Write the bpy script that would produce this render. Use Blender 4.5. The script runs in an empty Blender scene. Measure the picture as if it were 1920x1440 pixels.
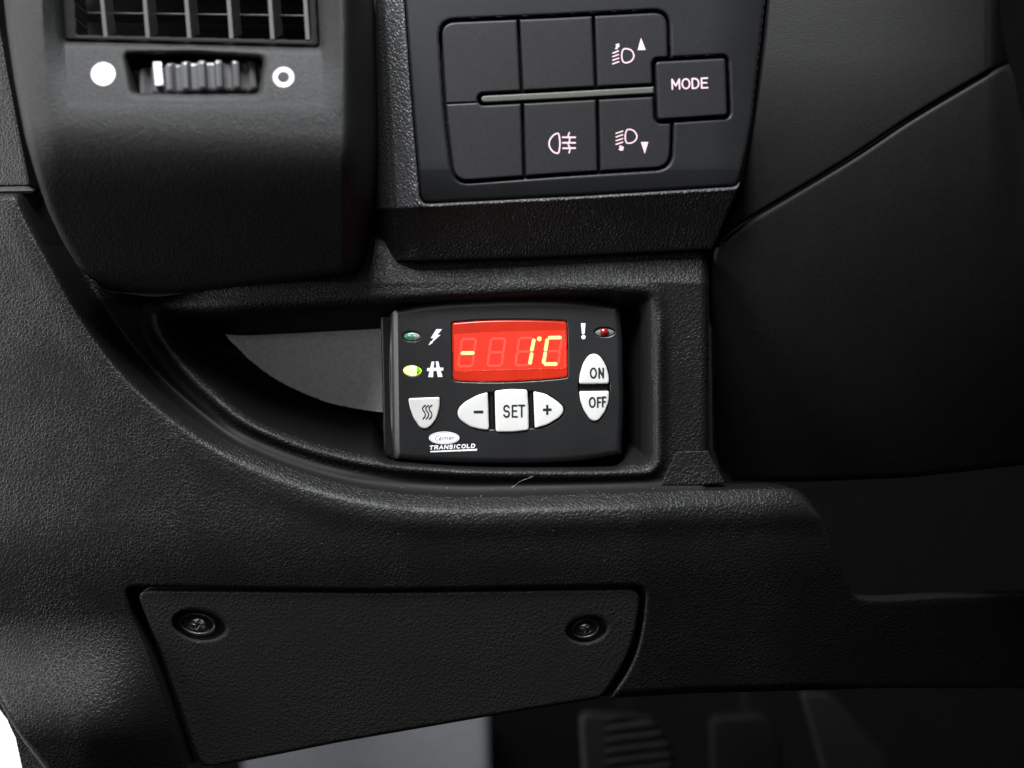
import bpy, math, random
import numpy as np
from mathutils import Vector

# ------------------------------------------------------------------ camera, world, light, exposure
PX = 0.00025            # one photo pixel at the reference plane, in metres
D = 0.65                # camera distance to the reference plane
ZC = 0.80               # height of the picture centre above the cabin floor
sc = bpy.context.scene
C = sc.collection
cam = bpy.data.objects.new('camera', bpy.data.cameras.new('camera'))
C.objects.link(cam)
cam.location = (0, -D, ZC)
cam.rotation_euler = (math.radians(90), 0, 0)
cam.data.sensor_width = 36
cam.data.lens = 36 * D / (1920 * PX)
cam.data.clip_start = 0.02
cam.data.clip_end = 50
cam.data.dof.use_dof = True
cam.data.dof.focus_distance = D + 0.016
cam.data.dof.aperture_fstop = 3.6
sc.camera = cam
w = bpy.data.worlds.new('World'); sc.world = w; w.use_nodes = True
bg = w.node_tree.nodes['Background']
bg.inputs[0].default_value = (0.60, 0.66, 0.75, 1); bg.inputs[1].default_value = 0.002
sc.view_settings.view_transform = 'Standard'
sc.view_settings.look = 'None'
sc.view_settings.exposure = 0
sc.view_settings.gamma = 1

def area(name, loc, target, sx, sy, power, col):
    l = bpy.data.lights.new(name, 'AREA'); l.shape = 'RECTANGLE'; l.size = sx; l.size_y = sy
    l.energy = power; l.color = col
    o = bpy.data.objects.new(name, l); C.objects.link(o); o.location = loc
    d = Vector(target) - Vector(loc)
    o.rotation_euler = d.to_track_quat('-Z', 'Y').to_euler()
    return o
area('windscreen_light', (-0.21, -0.44, ZC + 0.78), (-0.05, 0, ZC + 0.0), 0.40, 0.25, 25, (0.96, 0.98, 1.0))
area('door_opening_light', (-0.95, -0.15, ZC + 0.12), (-0.05, 0, ZC), 0.40, 0.85, 11.5, (1.0, 0.98, 1.0))
area('front_fill_light', (-0.25, -0.95, ZC + 0.40), (-0.05, 0, ZC), 0.5, 0.4, 1.3, (1.0, 0.99, 0.98))  # added soft fill behind the camera, lifts the pocket back; no real lamp
area('far_window_light', (0.95, -0.25, ZC + 0.55), (0.25, 0, ZC + 0.10), 0.35, 0.3, 1.1, (0.95, 1.0, 0.97))

# ------------------------------------------------------------------ helpers
def P(u, v, h=0.0):
    """photo pixel + height in px towards the viewer -> world"""
    d = h * PX; s = (D - d) / D
    return ((u - 960) * PX * s, -d, ZC + (720 - v) * PX * s)

ORIG = {}
def link(name, verts, faces, mat, parent=None, smooth=True, kind=None):
    V = np.asarray(verts, dtype=float).reshape(-1, 3)
    o0 = V.mean(axis=0)
    me = bpy.data.meshes.new(name)
    me.from_pydata([tuple(p) for p in (V - o0)], [], [tuple(int(i) for i in f) for f in faces])
    if smooth:
        me.polygons.foreach_set('use_smooth', [True] * len(me.polygons))
    me.materials.append(mat); me.update()
    o = bpy.data.objects.new(name, me); C.objects.link(o)
    ORIG[o.name] = o0
    if parent is not None:
        o.parent = parent; o.location = Vector(o0 - ORIG[parent.name])
    else:
        o.location = Vector(o0)
    if kind: o['kind'] = kind
    return o

def thing(name, label, cat, loc, group=None):
    o = bpy.data.objects.new(name, None); C.objects.link(o)
    o.empty_display_size = 0.01
    o.location = loc; ORIG[o.name] = np.array(loc, dtype=float)
    o['label'] = label; o['category'] = cat
    if group: o['group'] = group
    return o
def tag(o, label, cat, group=None):
    o['label'] = label; o['category'] = cat
    if group: o['group'] = group
    return o

def catmull(pts, n=8, closed=False):
    pts = [np.array(p, float) for p in pts]; out = []
    m = len(pts); rng = range(m if closed else m - 1)
    for i in rng:
        if closed: p0, p1, p2, p3 = pts[i-1], pts[i], pts[(i+1) % m], pts[(i+2) % m]
        else:
            p1, p2 = pts[i], pts[i+1]
            p0 = pts[i-1] if i else 2*p1 - p2
            p3 = pts[i+2] if i + 2 < m else 2*p2 - p1
        for k in range(n):
            t = k / n
            out.append(0.5*((2*p1) + (-p0+p2)*t + (2*p0-5*p1+4*p2-p3)*t*t + (-p0+3*p1-3*p2+p3)*t**3))
    if not closed: out.append(pts[-1])
    return [tuple(p) for p in out]

def seg_dist(U, Vv, a, b):
    dx, dy = b[0]-a[0], b[1]-a[1]; L = dx*dx+dy*dy + 1e-12
    t = np.clip(((U-a[0])*dx + (Vv-a[1])*dy)/L, 0, 1)
    return np.hypot(U-a[0]-t*dx, Vv-a[1]-t*dy)

def poly(pts, r=0.0):
    pts = [tuple(p) for p in pts]
    def f(U, Vv):
        d = np.full(U.shape, 1e9); ins = np.zeros(U.shape, bool)
        n = len(pts)
        for i in range(n):
            a, b = pts[i], pts[(i+1) % n]
            d = np.minimum(d, seg_dist(U, Vv, a, b))
            c = ((a[1] > Vv) != (b[1] > Vv))
            with np.errstate(divide='ignore', invalid='ignore'):
                xi = (b[0]-a[0])*(Vv-a[1])/((b[1]-a[1]) if b[1] != a[1] else 1e-12) + a[0]
            ins ^= c & (U < xi)
        return np.where(ins, -d, d) - r
    return f
def strokes(lines, wd):
    def f(U, Vv):
        d = np.full(U.shape, 1e9)
        for L in lines:
            if len(L) == 1: d = np.minimum(d, np.hypot(U-L[0][0], Vv-L[0][1]))
            for a, b in zip(L[:-1], L[1:]): d = np.minimum(d, seg_dist(U, Vv, a, b))
        return d - wd/2
    return f
def union(*fs):
    return lambda U, V: np.minimum.reduce([f(U, V) for f in fs])
def inter(*fs):
    return lambda U, V: np.maximum.reduce([f(U, V) for f in fs])
def neg(f, o=0.0): return lambda U, V: -f(U, V) + o
def off(f, o): return lambda U, V: f(U, V) - o
def ellipse(cx, cy, rx, ry, rot=0.0):
    c, s = math.cos(rot), math.sin(rot)
    def f(U, V):
        x = (U-cx)*c + (V-cy)*s; y = -(U-cx)*s + (V-cy)*c
        k = np.sqrt((x/rx)**2 + (y/ry)**2) + 1e-9
        g = np.sqrt((x/rx**2)**2 + (y/ry**2)**2)/k + 1e-9
        return (k-1)/g
    return f
def inset_round(pts, r):
    """polygon with corners rounded by radius r"""
    pts = [np.array(p, float) for p in pts]; n = len(pts); out = []
    for i in range(n):
        p, a, b = pts[i], pts[i-1], pts[(i+1) % n]
        da = (a-p); la = np.linalg.norm(da); db = (b-p); lb = np.linalg.norm(db)
        q = min(r, la*0.49, lb*0.49)
        s, e = p+da/la*q, p+db/lb*q
        for k in range(7):
            t = k/6; out.append(tuple((1-t)**2*s + 2*t*(1-t)*p + t*t*e))
    return out
def ss(x): x = np.clip(x, 0, 1); return x*x*(3-2*x)
def gauss(x, s): return np.exp(-(x/s)**2)
def fillet(S, r):
    t = np.clip((r+S)/r, 0, 1)
    return r*(1-np.sqrt(np.clip(1-t*t, 0, 1)))

def relief(name, bbox, step, sdf, h, mat, parent=None, skirt=8.0, kind=None, hard=True):
    u0, v0, u1, v1 = bbox
    nu, nv = int(math.ceil((u1-u0)/step))+1, int(math.ceil((v1-v0)/step))+1
    U, V = np.meshgrid(u0+np.arange(nu)*step, v0+np.arange(nv)*step)
    S = sdf(U, V); ins = S <= 0
    cell = ins[:-1, :-1] | ins[1:, :-1] | ins[:-1, 1:] | ins[1:, 1:]
    used = np.zeros(U.shape, bool)
    for a, b in ((0, 0), (1, 0), (0, 1), (1, 1)):
        used[a:a+cell.shape[0], b:b+cell.shape[1]] |= cell
    mv = used & ~ins
    uu, vv = U[mv], V[mv]; e = step*0.05
    for _ in range(3):
        s = sdf(uu, vv)
        gx = (sdf(uu+e, vv)-sdf(uu-e, vv))/(2*e); gy = (sdf(uu, vv+e)-sdf(uu, vv-e))/(2*e)
        g2 = np.maximum(gx*gx+gy*gy, 0.25)
        uu = uu - s*gx/g2; vv = vv - s*gy/g2
    U = U.copy(); V = V.copy(); U[mv] = uu; V[mv] = vv
    S = sdf(U, V)
    H = h(U, V, S) if callable(h) else np.full(U.shape, float(h))
    idx = -np.ones(U.shape, int); idx[used] = np.arange(used.sum())
    d = H[used]*PX; s = (D-d)/D
    verts = np.stack([(U[used]-960)*PX*s, -d, ZC+(720-V[used])*PX*s], 1)
    A, B, Cc, Dd = idx[:-1, :-1][cell], idx[:-1, 1:][cell], idx[1:, 1:][cell], idx[1:, :-1][cell]
    F = np.stack([A, Dd, Cc, B], 1)
    # boundary edges
    E = np.concatenate([F[:, [0, 1]], F[:, [1, 2]], F[:, [2, 3]], F[:, [3, 0]]])
    key = np.sort(E, 1); K = key[:, 0].astype(np.int64)*len(verts)+key[:, 1]
    _, inv, cnt = np.unique(K, return_inverse=True, return_counts=True)
    BE = E[cnt[inv] == 1]
    bv = np.unique(BE); m = {int(b): i for i, b in enumerate(bv)}
    n0 = len(verts); top = verts[bv] if hard else None
    back = verts[bv] + np.array([0, skirt*PX, 0])
    faces = F.tolist()
    if hard:
        verts = np.concatenate([verts, top, back]); nb = len(bv)
        for a, b in BE: faces.append([n0+m[int(b)], n0+m[int(a)], n0+nb+m[int(a)], n0+nb+m[int(b)]])
    else:
        verts = np.concatenate([verts, back])
        for a, b in BE: faces.append([int(b), int(a), n0+m[int(a)], n0+m[int(b)]])
    return link(name, verts, faces, mat, parent, True, kind)

def hexa(name, front, back, hf, hb, mat, parent=None, kind=None):
    """front/back: 4 px corners (same order), heights hf, hb"""
    vs = [P(u, v, hf) for u, v in front] + [P(u, v, hb) for u, v in back]
    fs = [(3, 2, 1, 0), (4, 5, 6, 7)] + [(i, (i+1) % 4, 4+(i+1) % 4, 4+i) for i in range(4)]
    o = link(name, vs, fs, mat, parent, False, kind)
    b = o.modifiers.new('edge', 'BEVEL'); b.width = 0.0002; b.segments = 2
    return o

# ------------------------------------------------------------------ materials
def base_mat(name, col, rough, spec=0.5, coat=0.0):
    m = bpy.data.materials.new(name); m.use_nodes = True
    p = m.node_tree.nodes['Principled BSDF']
    p.inputs['Base Color'].default_value = (*col, 1); p.inputs['Roughness'].default_value = rough
    p.inputs['Specular IOR Level'].default_value = spec
    p.inputs['Coat Weight'].default_value = coat
    return m, p
def N(m, t, **kw):
    n = m.node_tree.nodes.new(t)
    for k, v in kw.items(): setattr(n, k, v)
    return n
def L(m, a, b): m.node_tree.links.new(a, b)

def leather(name, col, rough, cell, depth, spec=0.25, stretch=(1, 1, 1), fine=0.25):
    m, p = base_mat(name, col, rough, spec)
    tc = N(m, 'ShaderNodeTexCoord'); mp = N(m, 'ShaderNodeMapping'); mp.inputs['Scale'].default_value = stretch
    L(m, tc.outputs['Object'], mp.inputs[0])
    nz = N(m, 'ShaderNodeTexNoise'); nz.inputs['Scale'].default_value = 0.7/cell; nz.inputs['Detail'].default_value = 3
    L(m, mp.outputs[0], nz.inputs['Vector'])
    mx = N(m, 'ShaderNodeVectorMath', operation='MULTIPLY_ADD')
    L(m, nz.outputs['Color'], mx.inputs[0]); mx.inputs[1].default_value = (cell*1.3,)*3; L(m, mp.outputs[0], mx.inputs[2])
    vo = N(m, 'ShaderNodeTexVoronoi', feature='DISTANCE_TO_EDGE'); vo.inputs['Scale'].default_value = 1/cell
    L(m, mx.outputs[0], vo.inputs['Vector'])
    rp = N(m, 'ShaderNodeMapRange'); rp.interpolation_type = 'SMOOTHSTEP'
    rp.inputs['From Max'].default_value = 0.28; L(m, vo.outputs['Distance'], rp.inputs['Value'])
    n2 = N(m, 'ShaderNodeTexNoise'); n2.inputs['Scale'].default_value = 1.6/cell; n2.inputs['Detail'].default_value = 4
    L(m, mp.outputs[0], n2.inputs['Vector'])
    # patches where the grain is worn shallower
    n3 = N(m, 'ShaderNodeTexNoise'); n3.inputs['Scale'].default_value = 0.06/cell; n3.inputs['Detail'].default_value = 2
    L(m, mp.outputs[0], n3.inputs['Vector'])
    mr3 = N(m, 'ShaderNodeMapRange'); mr3.inputs['From Min'].default_value = .35; mr3.inputs['From Max'].default_value = .65
    mr3.inputs['To Min'].default_value = .6; mr3.inputs['To Max'].default_value = 1.15
    L(m, n3.outputs['Fac'], mr3.inputs['Value'])
    ad = N(m, 'ShaderNodeMath', operation='MULTIPLY_ADD'); L(m, n2.outputs['Fac'], ad.inputs[0])
    ad.inputs[1].default_value = fine*4; L(m, rp.outputs[0], ad.inputs[2])
    mu = N(m, 'ShaderNodeMath', operation='MULTIPLY'); L(m, ad.outputs[0], mu.inputs[0]); L(m, mr3.outputs[0], mu.inputs[1])
    bp = N(m, 'ShaderNodeBump'); bp.inputs['Distance'].default_value = depth; bp.inputs['Strength'].default_value = 1
    L(m, mu.outputs[0], bp.inputs['Height']); L(m, bp.outputs[0], p.inputs['Normal'])
    # roughness varies a little
    rr = N(m, 'ShaderNodeMapRange'); rr.inputs['To Min'].default_value = rough-.06; rr.inputs['To Max'].default_value = rough+.08
    L(m, n3.outputs['Fac'], rr.inputs['Value']); L(m, rr.outputs[0], p.inputs['Roughness'])
    return m
def plastic(name, col, rough, grain, depth, spec=0.25, specks=0.0):
    m, p = base_mat(name, col, rough, spec)
    tc = N(m, 'ShaderNodeTexCoord')
    nz = N(m, 'ShaderNodeTexNoise'); nz.inputs['Scale'].default_value = 1/grain; nz.inputs['Detail'].default_value = 3
    nz.inputs['Roughness'].default_value = .65
    L(m, tc.outputs['Object'], nz.inputs['Vector'])
    bp = N(m, 'ShaderNodeBump'); bp.inputs['Distance'].default_value = depth; bp.inputs['Strength'].default_value = 1
    L(m, nz.outputs['Fac'], bp.inputs['Height']); L(m, bp.outputs[0], p.inputs['Normal'])
    n3 = N(m, 'ShaderNodeTexNoise'); n3.inputs['Scale'].default_value = 35; n3.inputs['Detail'].default_value = 5
    L(m, tc.outputs['Object'], n3.inputs['Vector'])
    rr = N(m, 'ShaderNodeMapRange'); rr.inputs['To Min'].default_value = rough-.07; rr.inputs['To Max'].default_value = rough+.09
    L(m, n3.outputs['Fac'], rr.inputs['Value']); L(m, rr.outputs[0], p.inputs['Roughness'])
    if specks:
        n4 = N(m, 'ShaderNodeTexNoise'); n4.inputs['Scale'].default_value = .45/grain; n4.inputs['Detail'].default_value = 2
        L(m, tc.outputs['Object'], n4.inputs['Vector'])
        cr = N(m, 'ShaderNodeMapRange'); cr.inputs['From Min'].default_value = .3; cr.inputs['From Max'].default_value = .75
        L(m, n4.outputs['Fac'], cr.inputs['Value'])
        mc = N(m, 'ShaderNodeMix', data_type='RGBA')
        mc.inputs['A'].default_value = (*[c*(1-specks) for c in col], 1); mc.inputs['B'].default_value = (*[c*(1+specks) for c in col], 1)
        L(m, cr.outputs[0], mc.inputs['Factor']); L(m, mc.outputs['Result'], p.inputs['Base Color'])
    return m
def emit(name, col, strength, base=(0, 0, 0), rough=.25):
    m, p = base_mat(name, base, rough)
    p.inputs['Emission Color'].default_value = (*col, 1); p.inputs['Emission Strength'].default_value = strength
    return m

M = {}
M['leather'] = leather('grained_leatherette', (.0058, .0058, .0056), .44, .0019, .00014, fine=.24, spec=.25)
M['ledge'] = plastic('smooth_ledge_plastic', (.0045, .0045, .0045), .5, .0006, .00003, spec=.12)
M['leather_cover'] = leather('cover_grain', (.014, .014, .0134), .43, .0022, .00011, fine=.3, spec=.32)
M['leather_fine'] = leather('fine_grained_plastic', (.022, .022, .022), .45, .0011, .00016)
M['pebble'] = leather('pebble_grain', (.035, .035, .036), .40, .0017, .00028, stretch=(1, 1, .8), fine=.1, spec=.45)
M['vent'] = plastic('vent_plastic', (.0095, .0098, .0098), .44, .0009, .00055, spec=.28, specks=.3)
M['satin'] = plastic('switch_satin_plastic', (.0088, .0092, .0106), .48, .00035, .00004, specks=.25)
M['button'] = plastic('button_plastic', (.012, .012, .0138), .48, .00035, .00004, specks=.25)
M['body'] = plastic('controller_plastic', (.0095, .010, .011), .38, .0004, .00006, spec=.65, specks=.35)
M['gloss_black'] = plastic('gloss_black_plastic', (.009, .009, .009), .4, .001, .00001)
M['black'] = plastic('matt_black', (.006, .006, .006), .7, .001, .00002)
M['strip'] = plastic('grey_green_strip', (.075, .08, .07), .5, .0005, .00003, specks=.15)
M['shroud'] = plastic('shroud_plastic', (.0038, .0038, .0035), .5, .0008, .00012, specks=.2, spec=.18)
M['smooth_grey'] = plastic('smooth_grey_plastic', (.34, .33, .34), .6, .0008, .00006, specks=.12)
M['white_print'] = plastic('white_print', (.64, .64, .66), .5, .0005, .00001)
M['bright_print'] = plastic('bright_print', (.92, .92, .94), .5, .0005, .00001)
M['pink_print'] = plastic('pink_print', (.70, .50, .55), .5, .0005, .00001)
M['key'] = plastic('white_key', (.64, .64, .615), .35, .0009, .00002, spec=.5)
M['ink'] = plastic('dark_ink', (.018, .02, .03), .45, .0005, .00001)
M['logo_ink'] = plastic('logo_ink', (.14, .14, .22), .45, .0005, .00001)
M['dark_rubber'] = plastic('worn_black_rubber', (.008, .008, .0085), .6, .001, .00008)
M['steel'] = base_mat('screw_steel', (.25, .25, .25), .3)[0]
M['steel'].node_tree.nodes['Principled BSDF'].inputs['Metallic'].default_value = 1
M['screw'] = plastic('black_screw_coating', (.02, .02, .021), .3, .0006, .00005, spec=.6)
M['red_lens'] = emit('red_display_window', (1.0, .062, .022), .52, (.25, .01, .005), .2)
M['red_band'] = emit('red_display_lit_area', (1.0, .046, .026), .98, (.2, .01, .005), .25)
M['red_ghost'] = emit('unlit_segment', (1.0, .047, .028), .91, (.3, .05, .04), .3)
def uneven(m, lo, hi):
    p = m.node_tree.nodes['Principled BSDF']; tc = N(m, 'ShaderNodeTexCoord')
    n = N(m, 'ShaderNodeTexNoise'); n.inputs['Scale'].default_value = 60; n.inputs['Detail'].default_value = 6; n.inputs['Roughness'].default_value = .7
    L(m, tc.outputs['Object'], n.inputs['Vector'])
    g = N(m, 'ShaderNodeMapRange'); g.inputs['From Min'].default_value = .3; g.inputs['From Max'].default_value = .7
    g.inputs['To Min'].default_value = lo; g.inputs['To Max'].default_value = hi
    L(m, n.outputs['Fac'], g.inputs['Value']); L(m, g.outputs[0], p.inputs['Emission Strength'])
uneven(M['red_lens'], .30, .46); uneven(M['red_band'], .82, 1.04)
M['halo'] = emit('painted_segment_halo', (1.0, .24, .04), 1.3)  # glow round the lit segments, painted as wider orange strokes under them
M['digit'] = emit('lit_segment', (1.0, .90, .30), 1.9)
M['green_lit'] = emit('lit_green_lamp', (.72, 1.0, .14), 4.5, (.3, .6, .05))
M['green_edge'] = emit('green_lamp_edge', (.22, .62, .01), .6, (.1, .4, .03))
M['green_off'] = base_mat('green_lens', (.10, .30, .19), .15)[0]
M['clear_lens'] = base_mat('pale_lens', (.42, .42, .36), .15)[0]
M['red_off'] = base_mat('red_lens_dome', (.22, .010, .010), .15)[0]
M['grey_lens'] = base_mat('grey_green_lens', (.16, .20, .17), .15)[0]
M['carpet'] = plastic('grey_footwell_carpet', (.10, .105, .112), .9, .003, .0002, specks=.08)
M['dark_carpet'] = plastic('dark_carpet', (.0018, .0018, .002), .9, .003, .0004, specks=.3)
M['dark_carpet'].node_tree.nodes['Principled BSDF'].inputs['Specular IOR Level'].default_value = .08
M['black'].node_tree.nodes['Principled BSDF'].inputs['Specular IOR Level'].default_value = .15
M['rubber'] = plastic('pedal_rubber', (.017, .017, .018), .6, .001, .00008)
M['slat'] = plastic('vane_plastic', (.075, .075, .078), .36, .0006, .00002, spec=.5, specks=.08)
M['gusset'] = plastic('gusset_plastic', (.007, .007, .007), .5, .0006, .00003)
M['dust'] = base_mat('dust', (.55, .55, .52), .9)[0]

# ------------------------------------------------------------------ the setting
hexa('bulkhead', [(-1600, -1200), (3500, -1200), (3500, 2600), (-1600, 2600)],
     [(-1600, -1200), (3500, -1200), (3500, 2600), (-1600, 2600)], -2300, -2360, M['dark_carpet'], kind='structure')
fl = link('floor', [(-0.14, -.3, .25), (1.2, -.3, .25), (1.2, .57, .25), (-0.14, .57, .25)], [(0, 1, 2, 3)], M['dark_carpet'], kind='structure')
daylight_backdrop = link('daylight_backdrop', [(-.75, .345, .0), (-.30, .345, .0), (-.30, .345, .9), (-.75, .345, .9)], [(0, 1, 2, 3)],
           emit('overcast_daylight', (1, 1, 1), 1.3), kind='structure')  # added glowing sheet standing in for the overexposed ground outside the door

# ------------------------------------------------------------------ dashboard lower trim
outer_curve = catmull([(5, 300), (42, 400), (98, 505), (155, 603), (235, 708), (340, 800), (450, 868), (590, 920),
                       (720, 948), (850, 958), (1003, 956), (1285, 947), (1420, 943), (1489, 942)], 6)
A_sd = poly(outer_curve + [(1560, 942), (2100, 942), (2100, -300), (5, -300)])
rim = catmull([(283, 585), (293, 620), (315, 655), (350, 700), (400, 747), (450, 787), (500, 813), (567, 839), (633, 858), (700, 871),
               (760, 879), (880, 887), (1003, 889), (1120, 889)], 5) + \
      inset_round([(1150, 889), (1237, 884), (1236, 541), (1100, 541)], 34)[7:-7] + \
      catmull([(1150, 539), (1000, 541), (700, 556), (500, 566), (350, 572), (300, 576)], 4)
B_sd = poly(rim)
LEDGE = -48.0
def drop(V):
    x = np.clip(V-970, 0, 900)
    return np.where(x < 110, x*x/820., 14.76+(x-110)*.268)
def h_out(U, V):
    h = -np.clip(330-U, 0, 700)**2/3400.0
    h = h - drop(V)
    w_ = ss((400-U)/260)
    h = h + 110*ss((V-1150)/240)*w_ - np.clip(V-1335, 0, 400)**2/1500*w_
    h = h - np.clip(U-1200, 0, 900)*0.10 - np.clip(U-1430, 0, 600)**2/1100
    return h
def h_trim(U, V, S):
    sa = A_sd(U, V); sb = B_sd(U, V)
    ho = h_out(U, V)
    # rolled outer edge falling to the ledge
    t = ss((-sa+6)/58.0)
    led = LEDGE + 0*U
    # strip above the pocket leans back
    led = led - 0.42*np.clip(530-V, 0, 200)*ss((U-330)/100) + 4*ss((U-900)/300)
    led = led - 80*ss((480-U)/300)
    h = ho*(1-t) + led*t
    # fullness of the roll
    h = h + (3+4*ss((U-450)/250))*gauss(sa-22, 26)
    # twin ridge round the pocket mouth
    low = ss((V-575)/60)
    h = h + 10*gauss(sb-1, 11)*(.35+.65*low) + 3.5*gauss(sb-26, 7)*low*ss((800-U)/160)
    # pocket walls
    h = h - 150*ss((-sb-4)/(96-68*ss((U-695)/40)*ss((V-700)/50)*(1-ss((U-1150)/40)) - 40*ss((U-730)/40)*ss((700-V)/40)*(1-ss((U-1130)/40))))*(sb < 0)
    S2 = panel_out(U, V)
    h = h - fillet(S2, 16)*(S2 > -16)*(1-.8*ss((U-1500)/120))
    S3 = -hole(U, V)
    h = h - fillet(S3, 6)
    return h
right_edge = catmull([(1330, 910), (1400, 911), (1458, 911), (1500, 922), (1532, 958), (1555, 1000), (1573, 1049), (1591, 1093), (1622, 1124), (1760, 1120), (1990, 1112)], 5)
panel_poly = [(-330, 366), (-60, 364), (60, 362), (110, 330), (600, 300), (600, 440), (1329, 440), (1329, 845), (1330, 909)] + right_edge + \
             [(1990, 1292), (1600, 1292), (1300, 1300), (1136, 1310), (900, 1348), (640, 1393), (370, 1452), (355, 1520), (140, 1520), (84, 1442), (44, 1390), (18, 1350), (-4, 1310), (-60, 1250), (-330, 1100)]
panel_out = poly(panel_poly)
cover_poly = inset_round([(254, 1106), (700, 1111), (1202, 1104), (1197, 1160), (1186, 1210), (1168, 1250), (1138, 1296), (1126, 1309),
                          (900, 1346), (640, 1391), (378, 1443), (338, 1330), (300, 1222)], 26)
cover_sd = poly(cover_poly)
hole_poly = inset_round([(234, 1100), (700, 1107), (1212, 1098), (1208, 1160), (1198, 1212), (1181, 1255), (1150, 1300), (1128, 1345),
                         (900, 1420), (640, 1480), (366, 1530), (352, 1440), (318, 1340), (280, 1228), (246, 1150)], 22)
hole = poly(hole_poly)

dash = thing('dashboard_trim', 'black grained lower dashboard trim with an open storage pocket around the red display unit', 'dashboard', (0, .03, .45))
skin = relief('trim_skin', (-333, 296, 1992, 1524), 3.0, inter(panel_out, neg(hole)), h_trim, M['leather'], dash, skirt=60)
# the ledge and the pocket walls are smooth, ungrained plastic
me = skin.data; me.materials.append(M['ledge'])
ctr = np.zeros(len(me.polygons)*3); me.polygons.foreach_get('center', ctr); ctr = ctr.reshape(-1, 3) + ORIG['trim_skin']
k_ = D/(D+ctr[:, 1]); fu = 960 + ctr[:, 0]/PX*k_; fv = 720 - (ctr[:, 2]-ZC)/PX*k_
fa, fb = A_sd(fu, fv), B_sd(fu, fv)
sm_ = ((fa < -26) & (fb > 17) & (fv > 560) & (fu < 1236)) | ((fb < -14)) | ((fa < -26) & (fb > 10) & (fv > 893)) | ((fv < 462) & (fa < -10))
me.polygons.foreach_set('material_index', sm_.astype(np.int32)); me.update()
back_poly = catmull([(395, 560), (405, 600), (433, 640), (483, 687), (533, 720), (600, 750), (650, 763), (713, 773), (800, 780)], 4)
relief('pocket_back', (380, 540, 1262, 800), 4, poly([(385, 578)] + back_poly[4:-1] + [(830, 782), (830, 575), (700, 580)]), lambda U, V, S: -150 + 0*U - (V-680)*.10, M['smooth_grey'], dash, skirt=12)
# moulded corner below the right side of the pocket
def trim_h(u, v):
    a = np.array([[float(u)]]); b_ = np.array([[float(v)]])
    return float(h_trim(a, b_, a*0)[0, 0])
gq = [(1268, 847, 3), (1328, 845, 2), (1360, 905, 3), (1322, 909, 4), (1238, 911, 1)]
gv = [P(u, v, max(trim_h(min(u, 1320), v), -60)+o) for u, v, o in gq]
gv += [(x, y+.006, z) for x, y, z in gv]
gs = link('corner_gusset', gv, [(0, 3, 2, 1), (0, 4, 3), (0, 1, 6, 5), (1, 2, 7, 6), (2, 3, 8, 7), (3, 4, 9, 8), (4, 0, 5, 9)], M['leather'], dash, False)
gb = gs.modifiers.new('edge', 'BEVEL'); gb.width = .0005; gb.segments = 2
# backing of the access opening
hexa('opening_liner', [(225, 1085), (1225, 1085), (1225, 1290), (365, 1430)], [(225, 1085), (1225, 1085), (1225, 1286), (365, 1426)], -225, -235, M['black'], dash)

relief('trim_return', (-20, 1300, 110, 1500), 3, poly([(-10, 1300), (22, 1345), (50, 1385), (100, 1440), (100, 1500), (46, 1500), (41, 1436), (30, 1385), (14, 1350), (-10, 1318)]), -120, M['leather_fine'], dash, skirt=30)
# end trim at the far left
end = thing('dashboard_end_trim', 'narrow grey grained dashboard end trim left of the air vent', 'trim', (-.26, .03, .7))
end_sd = poly(inset_round([(-330, -80), (-14, -80), (2, 60), (18, 150), (38, 250), (58, 349), (-330, 356)], 4))
relief('end_skin', (-333, -82, 64, 360), 2.5, end_sd, lambda U, V, S: -40 - (60-U)*.35 - fillet(S, 6), M['leather'], end, skirt=60)

# ------------------------------------------------------------------ air vent pod
vent = thing('air_vent', 'black dashboard air vent pod with vertical slats and a ribbed thumbwheel', 'air vent', (-.15, 0, .83))
pod_poly = [(-2, -90), (14, 60), (27, 150), (48, 260), (70, 335), (90, 394), (116, 450), (150, 506), (205, 548)] + [(290, 557), (450, 537), (692, 503)] + [(698, 480), (703, 200), (690, -90)]
pod_sd = poly(inset_round(pod_poly, 12))
tray_sd = poly(inset_round([(72, -200), (84, 60), (98, 226), (380, 232), (634, 226), (640, 150), (636, 60), (632, -200)], 30), 0)
open_sd = poly(inset_round([(106, -120), (119, 78), (600, 90), (590, -120)], 10))
wheel_open = poly(inset_round([(236, 103), (360, 100), (494, 110), (484, 176), (360, 177), (250, 174)], 9))
PODH = 215.0
def h_pod(U, V, S):
    h = PODH + 0*U
    x = np.clip(V-235-.04*(U-300), 0, 400)
    h = h - np.where(x < 130, x*x/240., 70.4+(x-130)*1.083)
    h = h - np.clip(110-U, 0, 300)**2/300
    h = h - np.clip(U-640, 0, 100)**2/22
    st = tray_sd(U, V)
    soft = ss((245-V)/260)
    h = h - 44*np.clip((-st+4)/40, 0, 1)*soft
    h = h - fillet(S, 14)
    return np.maximum(h, -60)
relief('vent_housing', (-6, -92, 706, 582), 2.5, inter(pod_sd, neg(open_sd), neg(wheel_open)), h_pod, M['vent'], vent, skirt=90)
frame_sd = inter(off(open_sd, -3), neg(poly(inset_round([(132, -118), (144, 66), (583, 76), (576, -118)], 4))))
relief('grille_frame', (98, -122, 606, 96), 2, frame_sd, lambda U, V, S: PODH-62 - fillet(S, 4), M['black'], vent, skirt=70)
for ub, ut in ((198, 189), (277, 271), (355, 349), (434, 429), (511, 507), (577, 574)):
    # vertical blade, its rear edge turned to the right
    top, bot = -118, 70 + (ub-200)*.012
    hexa('slat', [(ut-4-9, top), (ut+3-9, top), (ub+4, bot), (ub-4, bot)], [(ut+12-9, top+4), (ut+20-9, top+4), (ub+20, bot-8), (ub+12, bot-8)], PODH-62, PODH-150, M['slat'], vent)
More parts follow.
